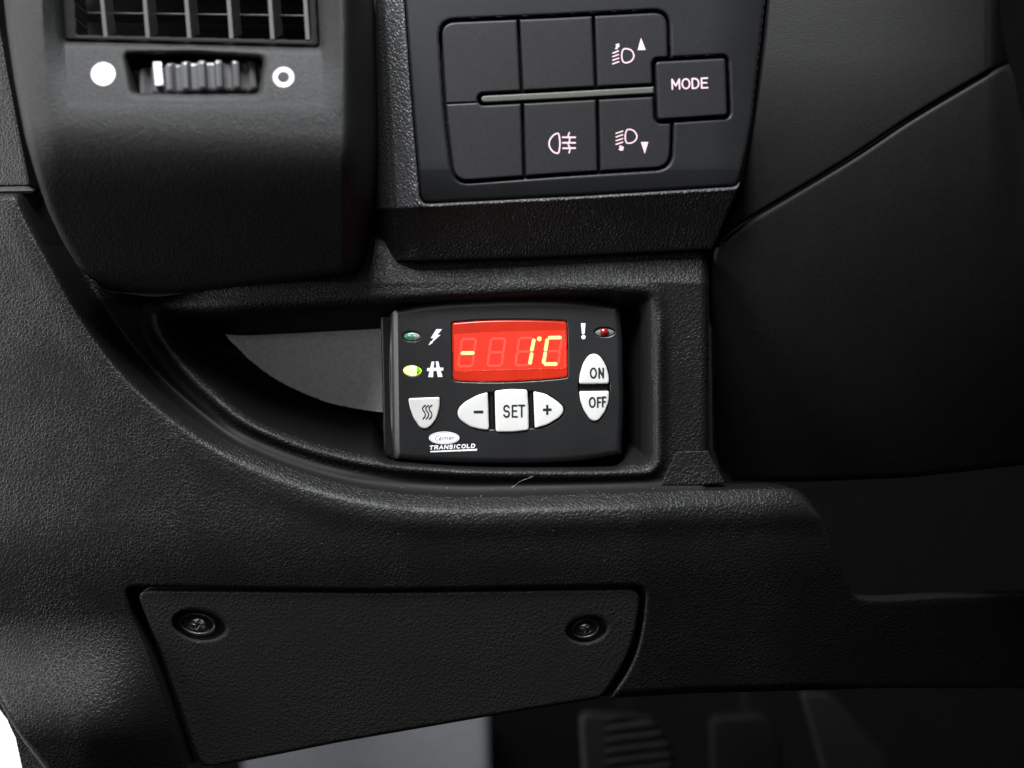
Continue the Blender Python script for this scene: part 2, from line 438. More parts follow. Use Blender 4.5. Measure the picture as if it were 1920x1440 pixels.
for vv in (22, -38, -98):
    hexa('rear_vane', [(140, vv), (592, vv+6), (592, vv+10), (140, vv+4)], [(140, vv+14), (592, vv+20), (592, vv+26), (140, vv+20)], PODH-140, PODH-200, M['gloss_black'], vent)
hexa('duct_back', [(90, -130), (620, -130), (620, 110), (90, 110)], [(90, -130), (620, -130), (620, 110), (90, 110)], PODH-220, PODH-225, M['black'], vent)
# thumbwheel (drum on a vertical axis)
def wheel():
    R0, R1, n = 177*PX, 190*PX, 40; cx, cz, cy = 0, 0, 0
    ring = []
    for i in range(n):
        a0 = 2*math.pi*i/n
        for fa, r in ((0, R0), (.12, R1), (.28, R1+.0002), (.44, R1), (.56, R0), (.78, R0-.0002)):
            a = a0 + fa*2*math.pi/n; ring.append((a, r))
    prof = [(-27, .955), (-24, .99), (-20, 1), (20, 1), (24, .99), (27, .955)]
    vs, fs = [], []; m = len(ring)
    for z, k in prof:
        for a, r in ring: vs.append((r*k*math.sin(a), -r*k*math.cos(a), z*PX))
    for j in range(len(prof)-1):
        for i in range(m): fs.append((j*m+i, j*m+(i+1) % m, (j+1)*m+(i+1) % m, (j+1)*m+i))
    vs += [(0, 0, -27*PX), (0, 0, 27*PX)]
    for i in range(m):
        fs.append((len(vs)-2, (i+1) % m, i)); fs.append((len(vs)-1, (len(prof)-1)*m+i, (len(prof)-1)*m+(i+1) % m))
    return np.array(vs), fs
wv, wf = wheel()
WH = PODH - 22 - 190
wc = np.array(P(369, 141, WH+190)); wc[1] = -WH*PX
th = math.radians(3)
wv = wv @ np.array([[math.cos(th), 0, math.sin(th)], [0, 1, 0], [-math.sin(th), 0, math.cos(th)]]) + wc
wheel_o = link('thumbwheel', wv, wf, M['slat'], vent, False)
bv = wheel_o.modifiers.new('edge', 'BEVEL'); bv.width = .00012; bv.segments = 2
relief('wheel_mark', (284, 112, 312, 168), 1, poly(inset_round([(287, 117), (302, 116), (306, 160), (291, 161)], 3)),
       lambda U, V, S: WH + np.sqrt(np.clip(193**2-(U-369)**2, 0, None))*1.0 - fillet(S, 1.5), M['white_print'], wheel_o, skirt=10)
hexa('wheel_well', [(220, 90), (510, 90), (510, 190), (220, 190)], [(220, 90), (510, 90), (510, 190), (220, 190)], PODH-130, PODH-140, M['black'], vent)
def TR(U, V, S): return h_pod(U, V, pod_sd(U, V)) + 1
relief('open_mark', (168, 112, 222, 166), 1, ellipse(194, 139, 22.5, 21.5), TR, M['white_print'], vent, skirt=3)
relief('closed_mark', (508, 120, 556, 170), 1, inter(ellipse(532, 145, 19.5, 18.5), neg(ellipse(532, 145, 11.3, 10.8))), TR, M['white_print'], vent, skirt=3)

# ------------------------------------------------------------------ switch panel
sw = thing('switch_panel', 'black switch panel with six square buttons and a MODE button', 'switch panel', (.03, 0, .87))
sur_poly = inset_round([(680, -90), (684, 60), (688, 200), (690, 330), (692, 491), (735, 489), (1040, 480), (1338, 465), (1385, 351), (1406, 240), (1442, -90)], 5)
plate_poly = inset_round([(751, -90), (760, 30), (773, 210), (788, 383), (1090, 368), (1386, 350), (1410, 240), (1448, -90)], 17)
sur_sd = poly(sur_poly); plate_sd = poly(plate_poly)
def h_sur(U, V, S):
    le = U - (704 + (np.minimum(V, 400)+90)*.062)          # distance right of the left edge
    h = 34 - 22*(1-ss((le+2)/56)) - 16*(1-ss(le/12)) - np.clip(-le, 0, 40)*2.2
    pb = (V - (383 - (U-788)*.055))
    h = h - np.clip(pb-4, 0, 200)*.74
    h = h - fillet(plate_sd(U, V)*-1, 3)
    h = h + 2.5*gauss(plate_sd(U, V)-6, 4)*ss((V-340)/20)
    return h - fillet(S, 3)
relief('panel_surround', (676, -92, 1454, 494), 2.5, inter(sur_sd, neg(plate_sd)), h_sur, M['pebble'], sw, skirt=60)
grp_poly = inset_round([(824, 40), (1040, 31), (1253, 20), (1255, 110), (1261, 230), (1258, 316), (1060, 328), (851, 343), (840, 260), (833, 190)], 30)
grp = poly(grp_poly)
mode_sd = poly(inset_round([(1226, 113), (1363, 106), (1367, 219), (1231, 228)], 10))
PH = 32.0
relief('switch_plate', (748, -92, 1450, 390), 2, inter(off(plate_sd, -2.5), neg(off(grp, 2.5)), neg(off(mode_sd, 3))),
       lambda U, V, S: PH - fillet(S, 5) - np.clip(V-300, 0, 100)**2/700 - np.clip(V-318, 0, 100)*.1 - np.clip(U-1330, 0, 200)**2/900, M['satin'], sw, skirt=30)
hexa('switch_backing', [(800, -10), (1385, -20), (1380, 345), (810, 365)], [(800, -10), (1385, -20), (1380, 345), (810, 365)], 2, -4, M['black'], sw)
strip_line = [(909, 186), (1060, 178.5), (1224, 169)]
strip_sd = strokes([strip_line], 13)
gp = 3.0
def btn_h(U, V, S): return PH - 1 - fillet(S, 3.5)
inner = off(grp, -gp); no_strip = neg(strokes([[(907, 186), (1232, 169)]], 24)); no_mode = neg(off(mode_sd, 4.5))
quads = {
 'tl': [(800, 0), (967.5, 0), (969.5, 40), (976.5, 189), (800, 196)], 'tm': [(973, 0), (974.5, 40), (981.5, 184), (1115.5, 176), (1108.5, 0)],
 'tr': [(1114.5, 0), (1120.5, 176), (1300, 160), (1300, 0)], 'bl': [(800, 197), (976.5, 188), (981.5, 360), (800, 370)],
 'bm': [(982, 188), (987, 360), (1121, 345), (1117, 180)], 'br': [(1122.5, 180), (1126.5, 345), (1300, 345), (1300, 170)]}
BT = {}
for k, nm in (('tl', 'blank_button'), ('tm', 'blank_button'), ('tr', 'headlamp_up_button'), ('bl', 'blank_button'), ('bm', 'rear_fog_button'), ('br', 'headlamp_down_button')):
    q = poly(quads[k])
    xs = [p[0] for p in quads[k]]; ys = [p[1] for p in quads[k]]
    BT[k] = relief(nm, (max(820, min(xs)-2), max(16, min(ys)-2), min(1266, max(xs)+2), min(348, max(ys)+2)), 1.5, inter(q, inner, no_strip, no_mode), btn_h, M['button'], sw, skirt=26)
relief('divider_strip', (898, 158, 1230, 200), 1.25, inter(strip_sd, poly([(880, 100), (1225.5, 100), (1226.5, 220), (880, 220)])), lambda U, V, S: PH-3-fillet(S, 3), M['strip'], sw, skirt=22)
modeb = relief('mode_button', (1222, 102, 1372, 232), 1.5, off(mode_sd, -3), lambda U, V, S: PH+5-fillet(S, 4), M['button'], sw, skirt=36)

def c5(x, y): return (1000+x/5.0526, 50+y/5.0526)
def c5l(l): return [c5(*p) for p in l]
def mark(name, sdf, bbox, step, h, mat, parent, skirt=1.2): return relief(name, bbox, step, sdf, h, mat, parent, skirt=skirt)
D1 = c5l([(850, 218), (837, 275), (850, 330), (882, 342), (930, 322), (953, 275), (932, 228), (887, 209), (850, 218)])
D2 = c5l([(885, 982), (870, 1040), (880, 1093), (910, 1104), (958, 1086), (982, 1040), (958, 992), (916, 974), (885, 982)])
D1 = catmull(D1[:-1], 4, True); D1.append(D1[0]); D2 = catmull(D2[:-1], 4, True); D2.append(D2[0])
up = union(strokes([D1], 2.6), strokes([c5l(l) for l in ([(754, 250), (806, 230)], [(754, 283), (806, 264)], [(754, 318), (808, 298)], [(754, 352), (808, 332)])], 2.5),
           poly(c5l([(778, 168), (812, 158), (817, 192), (803, 193), (796, 214), (772, 212), (785, 186)])), poly(c5l([(1020, 105), (988, 222), (1065, 220)])))
mark('headlamp_symbol', up, (1144, 66, 1216, 126), .5, PH-.2, M['pink_print'], BT['tr'])
dn = union(strokes([D2], 2.6), strokes([c5l(l) for l in ([(785, 1010), (846, 990)], [(785, 1045), (846, 1024)], [(785, 1080), (846, 1060)], [(785, 1115), (846, 1094)])], 2.5),
           poly(c5l([(812, 1130), (834, 1124), (842, 1136), (856, 1136), (852, 1172), (822, 1176), (806, 1158), (820, 1150)])), poly(c5l([(1018, 1092), (1090, 1092), (1055, 1205)])))
mark('headlamp_symbol', dn, (1150, 238, 1222, 294), .5, PH-.2, M['pink_print'], BT['br'])
F1 = catmull(c5l([(235, 1012), (195, 1025), (156, 1075), (152, 1130), (185, 1182), (235, 1198), (248, 1150), (252, 1100), (246, 1045)]), 4, True); F1.append(F1[0])
fog = union(strokes([F1], 2.9), strokes([c5l([(278, 1048), (396, 1048)]), c5l([(278, 1100), (396, 1100)]), c5l([(282, 1152), (396, 1150)])], 3.2),
            strokes([catmull(c5l([(342, 1004), (330, 1036), (346, 1070), (330, 1108), (346, 1148), (340, 1194)]), 5)], 2.6))
mark('rear_fog_symbol', fog, (1024, 244, 1084, 292), .5, PH-.2, M['pink_print'], BT['bm'])

# stroke lettering
def arc(cx, cy, rx, ry, a0, a1, n=12):
    return [(cx+rx*math.cos(math.radians(a0+(a1-a0)*i/n)), cy+ry*math.sin(math.radians(a0+(a1-a0)*i/n))) for i in range(n+1)]
G = {
 'M': [[(0, 0), (0, 1), (.5, .32), (1, 1), (1, 0)]], 'O': [arc(.5, .5, .5, .5, 0, 360, 24)],
 'D': [[(0, 0), (0, 1), (.35, 1)] + arc(.4, .5, .6, .5, 90, -90)[1:] + [(0, 0)]],
 'E': [[(1, 1), (0, 1), (0, 0), (1, 0)], [(0, .52), (.85, .52)]], 'T': [[(0, 1), (1, 1)], [(.5, 1), (.5, 0)]],
 'S': [arc(.5, .75, .48, .25, 20, 180, 8) + arc(.5, .75, .48, .25, 190, 270, 5)[:-1] + [(.5, .5)] + arc(.5, .26, .5, .26, 85, -160, 12)],
 'N': [[(0, 0), (0, 1), (1, 0), (1, 1)]], 'F': [[(1, 1), (0, 1), (0, 0)], [(0, .52), (.85, .52)]],
 'R': [[(0, 0), (0, 1), (.55, 1)] + arc(.55, .73, .45, .27, 90, -90, 8) + [(0, .46)], [(.45, .46), (1, 0)]],
 'A': [[(0, 0), (.5, 1), (1, 0)], [(.2, .33), (.8, .33)]], 'I': [[(.5, 0), (.5, 1)]],
 'C': [arc(.55, .5, .55, .5, 50, 310, 16)], 'L': [[(0, 1), (0, 0), (1, 0)]],
 'a': [arc(.4, .3, .38, .3, 30, 390, 14), [(.85, .6), (.75, .1), (1, 0)]], 'r': [[(.1, .6), (.1, 0)], arc(.55, .32, .45, .26, 180, 50, 6)],
 'i': [[(.5, .55), (.5, 0)], [(.55, .85), (.56, .86)]], 'e': [[(.05, .3), (.9, .36)] + arc(.47, .3, .43, .3, 20, 320, 12)]}
def lay(spec, slant=0.0, rot=0.0, org=(0, 0)):
    """spec: (char, u_left, v_base, width, height)"""
    out = []
    c, s = math.cos(rot), math.sin(rot)
    for ch, u, v, w_, h_ in spec:
        for ln in G[ch]:
            o = []
            for x, y in ln:
                X = u + x*w_ + y*h_*slant - org[0]; Y = v - y*h_ - org[1]
                o.append((org[0]+X*c-Y*s, org[1]+X*s+Y*c))
            out.append(o)
    return out
txt = strokes(lay([('M', 1260.8, 167, 13.5, 18), ('O', 1279.5, 167, 14, 18), ('D', 1298.5, 167, 12, 18), ('E', 1316, 167, 11, 18)], 0, math.radians(-2.2), (1260, 167)), 2.9)
mark('mode_lettering', txt, (1254, 138, 1338, 176), .5, PH+5.9, M['pink_print'], modeb)

# ------------------------------------------------------------------ temperature controller
ctl = thing('temperature_controller', 'black cab temperature controller with a lit red display reading minus 1 degree C', 'controller', (0, .02, .755))
HF = -68.0
face_top = catmull([(733, 581), (800, 569), (900, 562), (1000, 560), (1090, 564), (1162, 574)], 6)
face_bot = catmull([(1166, 852), (1090, 864), (1000, 869), (900, 869), (810, 866), (738, 860)], 6)
face_sd = poly(face_top + [(1168, 640), (1170, 760)] + face_bot + [(733, 800), (730, 700)])
disp_poly = catmull([(848, 612), (849, 607), (853, 605), (900, 601.5), (950, 600.2), (1000, 600.5), (1054, 602.5), (1060, 604), (1062.5, 610), (1064, 655), (1064.5, 698), (1063, 705), (1057, 708), (1010, 712.5), (950, 715.5), (900, 715.8), (860, 714), (853, 712), (850, 706), (849, 660)], 4, True)
disp_sd = poly(disp_poly)
def c3(x, y): return (740+x/5.647, 720+y/5.647)
def c4(x, y): return (1070+x/6.545, 590+y/6.545)
def c1(x, y): return (740+x/9.6, 580+y/9.6)
heat_p = [(765.3, 746.6), (824.8, 744.4), (824.3, 764), (818.5, 785), (809, 798), (803, 802.5), (796.7, 804), (791, 803), (786, 799.7), (775.4, 783.7), (768.3, 764.3)]
minus_p = [(914.6, 734.8), (917, 806.8), (899.4, 805), (881.7, 800.2), (864.5, 789), (859, 781), (857.8, 773), (861, 764), (871, 754), (894, 741.2)]
set_p = [(927.7, 732.4), (957.8, 729.2), (988.8, 730.6), (991, 770), (991.5, 806.8), (959.6, 810.3), (929.8, 810), (928.5, 770)]
plus_p = [(1000, 733.3), (1023.3, 738.6), (1044.6, 752), (1055, 762), (1057, 768.5), (1055, 776), (1047.5, 784.5), (1027, 796.6), (1003, 804), (1001.5, 770)]
on_p = [(1114.3, 663), (1121, 665), (1128, 671.5), (1137, 687.8), (1141.6, 706), (1142, 719.6), (1085.7, 720.2), (1087, 703), (1093, 682), (1101, 669), (1107, 664.5)]
off_p = [(1085.7, 733.6), (1142.3, 732.9), (1141.8, 750.4), (1135.7, 770.3), (1125, 785.5), (1120, 789), (1114.8, 790), (1109, 788), (1104, 784), (1094.4, 768.8), (1088.3, 752)]
def soft(pts): return poly(inset_round(pts, 5))
keys = {'heat_button': heat_p, 'minus_button': minus_p, 'set_button': set_p, 'plus_button': plus_p, 'on_button': on_p, 'off_button': off_p}
key_sd = {k: soft(v) for k, v in keys.items()}
row_hole = union(off(key_sd['minus_button'], 1.8), off(key_sd['set_button'], 1.8), off(key_sd['plus_button'], 2.4), poly([(905, 736), (1010, 733), (1010, 803), (905, 806)]))
onoff_hole = union(off(key_sd['on_button'], 1.6), off(key_sd['off_button'], 1.6), poly([(1084, 712), (1144, 712), (1144, 742), (1084, 742)]))
led_g = ellipse(772.2, 631.2, 15.6, 8.2, .03); led_l = ellipse(773.2, 694.8, 16.2, 9, .03); led_r = ellipse(1133.4, 623, 18, 8, .0)
holes = union(off(disp_sd, 1.6), row_hole, onoff_hole, off(key_sd['heat_button'], 1.6), off(led_g, 1.2), off(led_l, 1.2), off(led_r, 1.2))
def h_face(U, V, S):
    s = face_sd(U, V)
    le = U - 732 - (V-580)*.012
    cham = np.clip(16-le, 0, 16)
    other = np.maximum(s, -300)
    # big soft rounding on top / bottom / right, crisp chamfer on the left
    h = HF - fillet(s, 12)*ss((le-8)/10) - .86*np.clip(14-le, 0, 14) - 2*(1-ss(le/6))
    h = h - ((U-950)/330.)**2*2.0 - ((V-715)/150.)**2*1.2
    h = h - fillet(S, 1.2)*(holes(U, V) > -1.3)
    return h
def hf(U, V): return HF - ((U-950)/330.)**2*2.0 - ((V-715)/150.)**2*1.2
relief('controller_face', (726, 556, 1174, 874), 1.25, inter(face_sd, neg(holes)), h_face, M['body'], ctl, skirt=34)
relief('rear_housing', (708, 566, 1176, 878), 3, poly(inset_round([(714, 579), (900, 572), (1120, 580), (1134, 600), (1134, 840), (1120, 855), (720, 858)], 8)),
       lambda U, V, S: HF-26 - fillet(S, 5), M['gloss_black'], ctl, skirt=70)
# display
dsp = relief('display_window', (844, 596, 1070, 720), 1, disp_sd, lambda U, V, S: hf(U, V)-1.5-fillet(S, 3.5), M['red_lens'], ctl, skirt=16)
band = inter(off(disp_sd, -3.6), poly([(840, 628), (900, 624), (1000, 621), (1075, 620), (1075, 690.5), (960, 694), (840, 697)]))
relief('lit_area', (844, 615, 1070, 702), 1, band, lambda U, V, S: hf(U, V)-1.0, M['red_band'], dsp, skirt=.6)
def digit_lines(x0):
    TL, TR_, BL, BR = (x0+7.5, 636), (x0+34, 635.4), (x0+.5, 687), (x0+27, 686.2)
    mid = lambda a, b: ((a[0]+b[0])/2, (a[1]+b[1])/2)
    ML, MR = mid(TL, BL), mid(TR_, BR)
    sh = lambda a, b, k=.12: [(a[0]+(b[0]-a[0])*k, a[1]+(b[1]-a[1])*k), (b[0]+(a[0]-b[0])*k, b[1]+(a[1]-b[1])*k)]
    return [sh(TL, TR_), sh(TL, ML), sh(TR_, MR), sh(ML, MR), sh(ML, BL), sh(MR, BR), sh(BL, BR)]
lit = [[(867, 662.1), (886.5, 661.7)], [(1000.8, 638.3), (997.2, 655.5)], [(996.8, 664), (993.8, 680.3)],
       [(1030.5, 633.2), (1050, 632.8)], [(1025.8, 638.2), (1023, 655.5)], [(1022.2, 662.8), (1019.3, 679)], [(1023, 682.8), (1042, 682.4)]]
for x0, dv in ((858.5, 0), (913.5, -.8), (966, -2), (1019.5, -2.8)):
    gl = [[(a, b_+dv) for a, b_ in l] for l in digit_lines(x0)]
    relief('unlit_digit', (x0-4, 626, x0+40, 694), .6, strokes(gl, 4.6), lambda U, V, S: hf(U, V)-.55, M['red_ghost'], dsp, skirt=.3)
relief('segment_glow', (858, 650, 898, 674), .6, strokes(lit[:1], 8.2), lambda U, V, S: hf(U, V)-.2, M['halo'], dsp, skirt=.25)
relief('segment_glow', (984, 624, 1064, 694), .6, union(strokes(lit[1:], 8.2), ellipse(1011.2, 635.3, 5.2, 5.2)), lambda U, V, S: hf(U, V)-.2, M['halo'], dsp, skirt=.25)
for grp_, bx in (([lit[0]], (860, 654, 894, 670)), (lit[1:3], (988, 632, 1008, 688)), (lit[3:], (1013, 626, 1060, 690))):
    relief('lit_character', bx, .5, strokes(grp_, 5.9), lambda U, V, S: hf(U, V)+.05, M['digit'], dsp, skirt=.2)
relief('degree_dot', (1003, 628, 1019, 643), .5, ellipse(1011.2, 635.3, 3.9, 3.9), lambda U, V, S: hf(U, V)+.05, M['digit'], dsp, skirt=.2)
# recess floors between the keys
hexa('key_recess', [(846, 722), (1066, 722), (1066, 816), (846, 816)], [(846, 722), (1066, 722), (1066, 816), (846, 816)], HF-12, HF-15, M['gloss_black'], ctl)
hexa('key_recess', [(1080, 657), (1150, 657), (1150, 796), (1080, 796)], [(1080, 657), (1150, 657), (1150, 796), (1080, 796)], HF-12, HF-15, M['gloss_black'], ctl)
hexa('key_recess', [(760, 738), (832, 738), (832, 808), (760, 808)], [(760, 738), (832, 738), (832, 808), (760, 808)], HF-14, HF-17, M['gloss_black'], ctl)
hexa('key_bridge', [(1087, 722.5), (1141, 722), (1141, 731), (1087, 731.5)], [(1087, 722.5), (1141, 722), (1141, 731), (1087, 731.5)], HF-4.5, HF-11, M['gloss_black'], ctl)
for a, b_ in ((918.8, 923.6), (993.0, 997.2)):
    hexa('key_bridge', [(a, 736), (b_, 735.6), (b_+2, 804), (a+1.4, 804.4)], [(a, 736), (b_, 735.6), (b_+2, 804), (a+1.4, 804.4)], HF-4.5, HF-11, M['gloss_black'], ctl)
KH = 4.0
ko = {}
for k, sd in key_sd.items():
    xs = [p[0] for p in keys[k]]; ys = [p[1] for p in keys[k]]
    ko[k] = relief(k, (min(xs)-2, min(ys)-2, max(xs)+2, max(ys)+2), .8, sd, lambda U, V, S: HF + KH - fillet(S, 3.2)*.7 - np.exp(S/12)*.7, M['key'], ctl, skirt=16)
KT = HF+KH+.35
wav = [catmull([(797.5+i*6.1, 759.6), (792.6+i*6.1, 764), (793+i*6.1, 769), (796.6+i*6.1, 774), (797+i*6.1, 780), (793+i*6.1, 785.4)], 6) for i in range(3)]
mark('heat_symbol', strokes(wav, 2.2), (788, 756, 814, 789), .5, KT, M['ink'], ko['heat_button'], .8)
mark('minus_symbol', poly([(888, 770), (906, 769.6), (906, 774.6), (888, 775)]), (885, 766, 910, 778), .5, KT, M['ink'], ko['minus_button'], .8)
mark('plus_symbol', union(poly([(1017.8, 766), (1034.2, 765.8), (1034.2, 770.2), (1017.8, 770.4)]), poly([(1023.9, 759), (1028.1, 759), (1028.1, 777.3), (1023.9, 777.3)])), (1014, 756, 1038, 780), .5, KT, M['ink'], ko['plus_button'], .8)
mark('set_lettering', strokes(lay([('S', 944.8, 781.7, 9.8, 21.2), ('E', 960.8, 781.4, 8.6, 21), ('T', 973.2, 781.2, 9.8, 21.2)]), 3.2), (940, 755, 990, 787), .45, KT, M['ink'], ko['set_button'], .8)
mark('on_lettering', strokes(lay([('O', 1107.2, 708, 10.6, 17.4), ('N', 1123.3, 708, 7.6, 17.4)]), 3.1), (1102, 685, 1136, 713), .45, KT, M['ink'], ko['on_button'], .8)
mark('off_lettering', strokes(lay([('O', 1105.4, 763, 10.2, 17.4), ('F', 1120.6, 763, 5.8, 17.4), ('F', 1130, 762, 5.2, 17.4)]), 3.1), (1100, 740, 1141, 768), .45, KT, M['ink'], ko['off_button'], .8)
# indicator lamps
def dome(U, V, S): return hf(U, V)-3.0 + 4*np.sqrt(np.clip(-S/8, 0, 1))
lg = relief('indicator_lamp', (754, 620, 790, 642), .6, led_g, dome, M['green_off'], ctl, skirt=8)
lg['label'] = 'unlit green indicator lamp'
relief('lens_end', (754, 620, 790, 642), .6, inter(led_g, poly([(778.5, 600), (800, 600), (800, 650), (776.5, 650)])), lambda U, V, S: hf(U, V)-2.6 + 4*np.sqrt(np.clip(-led_g(U, V)/8, 0, 1)), M['clear_lens'], lg, skirt=.4)
ll = relief('indicator_lamp', (754, 683, 792, 706), .6, led_l, dome, M['green_lit'], ctl, skirt=8)
ll['label'] = 'brightly lit yellow green indicator lamp'
relief('lens_end', (754, 683, 792, 706), .6, inter(led_l, poly([(782, 670), (800, 670), (800, 710), (780.5, 710)])), lambda U, V, S: hf(U, V)-2.6 + 4*np.sqrt(np.clip(-led_l(U, V)/8, 0, 1)), M['green_edge'], ll, skirt=.4)
lr = relief('indicator_lamp', (1112, 612, 1156, 634), .6, led_r, lambda U, V, S: hf(U, V)-3.5+2*np.sqrt(np.clip(-S/8, 0, 1)), M['grey_lens'], ctl, skirt=8)
lr['label'] = 'unlit red indicator lamp'
relief('lamp_dome', (1122, 612, 1146, 634), .6, ellipse(1133.3, 623, 8.6, 7.6), lambda U, V, S: hf(U, V)-1+5*np.sqrt(np.clip(-S/8, 0, 1)), M['red_off'], lr, skirt=3)
# printed symbols
HS = HF + .3
def hprint(U, V, S): return hf(U, V)+.35
bolt = poly([c1(*p) for p in [(750, 356), (854, 356), (770, 460), (828, 458), (682, 588), (684, 606), (618, 645), (613, 637), (650, 572), (668, 572), (704, 522), (648, 518)]])
relief('mains_symbol', (800, 612, 834, 650), .5, bolt, hprint, M['bright_print'], ctl, skirt=.8)
rd = [[(665, 940), (714, 940), (702, 1052), (638, 1052)], [(626, 1108), (697, 1108), (692, 1220), (603, 1220)], [(736, 938), (786, 935), (814, 1052), (752, 1052)],
      [(757, 1108), (830, 1108), (864, 1215), (775, 1218)], [(585, 1055), (876, 1048), (874, 1104), (580, 1113)]]
relief('road_symbol', (796, 674, 836, 712), .5, union(*[poly([c1(*p) for p in q]) for q in rd]), hprint, M['bright_print'], ctl, skirt=.8)
ex = union(poly([c4(*p) for p in [(133, 112), (175, 112), (163, 232), (146, 232)]], 1.1), ellipse(*c4(157, 275), 4, 4))
relief('alarm_symbol', (1084, 602, 1104, 642), .5, ex, hprint, M['bright_print'], ctl, skirt=.8)
logo = relief('maker_logo', (800, 805, 866, 838), .6, ellipse(832.8, 821, 28.6, 11.8), hprint, M['bright_print'], ctl, skirt=.8)
cs = [('C', 815, 825.6, 6.5, 9), ('a', 822.2, 825.2, 4.6, 8), ('r', 828.6, 825, 3.6, 8), ('r', 833.4, 824.8, 3.6, 8), ('i', 837, 824.6, 3, 8), ('e', 841.2, 824.4, 4.4, 8), ('r', 847.2, 824.2, 3.6, 8)]
relief('script_lettering', (806, 810, 862, 832), .4, strokes(lay(cs, .35), 1.0), lambda U, V, S: hf(U, V)+.6, M['logo_ink'], logo, skirt=.3)
relief('logo_ring', (800, 805, 866, 838), .5, inter(ellipse(832.8, 821, 26.6, 10.2), neg(ellipse(832.8, 821, 26.0, 9.7))), lambda U, V, S: hf(U, V)+.6, M['logo_ink'], logo, skirt=.3)
tr = []; x = 805.4
for ch, wd in zip('TRANSICOLD', (6, 5.6, 6.4, 6, 5, 1.6, 6.2, 6.6, 4.8, 6)):
    tr.append((ch, x, 842.8, wd, 6.4)); x += wd + 3.35
relief('maker_lettering', (798, 826, 904, 848), .4, strokes(lay(tr, .2, math.radians(-2.6), (805, 843)), 1.9), hprint, M['bright_print'], ctl, skirt=.8)
relief('underline', (800, 836, 900, 852), .6, poly([(806, 845.8), (894.8, 841.4), (894, 844.9), (807, 848)]), hprint, M['bright_print'], ctl, skirt=.8)

# ------------------------------------------------------------------ access cover with two screws
cov = thing('access_cover', 'black grained access cover fixed by two recessed screws below the pocket', 'cover', (-.07, .02, .68))
screws = [(375, 1172, 54, 32, .13), (1101, 1180, 42, 28, -.2)]
def wellf(U, V):
    h = 0
    for cx, cy, rx, ry, rt in screws:
        e = ellipse(cx, cy, rx, ry, rt)(U, V)
        h = h - 22*ss(-e/8.0)
    return h
def h_cover(U, V, S):
    ho = -drop(V) - np.clip(U-1200, 0, 900)*.1
    return ho - 6 - fillet(S, 6) + wellf(U, V)
relief('cover_plate', (232, 1098, 1210, 1450), 2.25, cover_sd, h_cover, M['leather_cover'], cov, skirt=40)
for cx, cy, rx, ry, rt in screws:
    base = -float(drop(np.array(float(cy)))) - 6 - 22 - max(cx-1200, 0)*.1
    k = rx/54
    eo = ellipse(cx, cy, rx, ry, rt)
    relief('recess_wall', (cx-rx-4, cy-ry-4, cx+rx+4, cy+ry+4), 1.2, inter(off(eo, -.6), neg(off(eo, -8.5))), lambda U, V, S: h_cover(U, V, U*0-50)+.5, M['screw'], cov, skirt=1)
    ec = ellipse(cx-4*k, cy-2*k, 36*k, 22*k*(ry/rx)/(32/54), rt)
    def hc(U, V, S, base=base, k=k):
        return base + 9 - fillet(S, 5) - 7*ss((-S-4*k)/6)
    cup = relief('screw_seat', (cx-46, cy-34, cx+46, cy+34), 1.2, ec, hc, M['screw'], cov, skirt=12)
    ehd = ellipse(cx-4*k, cy-1*k, 17*k, 11.5*k*(ry/rx)/(32/54), rt)
    q = math.radians(28)
    cross = strokes([[(cx-4*k-10*k*math.cos(q), cy-1-7*k*math.sin(q)), (cx-4*k+10*k*math.cos(q), cy-1+7*k*math.sin(q))],
                     [(cx-4*k+7*k*math.sin(q), cy-1-7*k*math.cos(q)), (cx-4*k-7*k*math.sin(q), cy-1+7*k*math.cos(q))]], 4.2*k)
    def hh(U, V, S, base=base, cross=cross, k=k):
        return base + 7 + 3*np.sqrt(np.clip(-S/10, 0, 1)) - 5*ss((-cross(U, V)+.8)/1.6)
    relief('screw_head', (cx-26, cy-18, cx+24, cy+18), .7, ehd, hh, M['screw_head'] if 'screw_head' in M else M['steel'], cup, skirt=8)

# ------------------------------------------------------------------ steering column shroud
col_ = thing('steering_column_shroud', 'smooth dark steering column shroud with a diagonal seam', 'column shroud', (.2, -.02, .85))
seam = catmull([(1350, 452), (1397, 414), (1480, 364), (1600, 291), (1700, 224), (1800, 164), (1870, 124), (1893, 116)], 5)
left_up = catmull([(1446, -90), (1441, 0), (1430, 110), (1412, 240), (1384, 352), (1352, 430)], 5)
up_sd = poly(left_up + seam + [(1886, 90), (1879, 60), (1874, 20), (1880, -90)])
def sm(p): return [(a, b_+4.5) for a, b_ in p]
low_sd = poly([(1341, 452)] + sm(seam)[1:] + catmull([(1897, 124), (1908, 160), (1925, 230), (1960, 320), (2060, 420)], 4)[1:] + [(2080, 860), (1920, 872), (1700, 896), (1500, 904), (1372, 902), (1345, 880), (1331, 840), (1329, 640), (1331, 500)])
def h_low(U, V, S):
    x = np.clip((U-1330)/600, 0, 1.3)
    h = -20 + 150*np.sin(np.clip(x, 0, 1)*math.pi*.5) + 0*V
    h = h + 3 - np.clip(V-100, 0, 800)**2/2600 + 6 - np.clip(U-1850, 0, 300)**2/200*ss((500-V)/300)
    return h - fillet(S, 10)
def h_up(U, V, S):
    x = np.clip((U-1330)/600, 0, 1.3)
    h = -8 + 150*np.sin(np.clip(x, 0, 1)*math.pi*.5) + (V-100)*.02 - np.clip(V-100, 0, 500)**2/2000
    h = h - np.clip(U-1845, 0, 100)**2/26
    return h - fillet(S, 5)
relief('lower_shell', (1326, 104, 2084, 930), 2.5, low_sd, h_low, M['shroud'], col_, skirt=120)
relief('upper_shell', (1346, -92, 1898, 456), 2.5, up_sd, h_up, M['shroud'], col_, skirt=120)

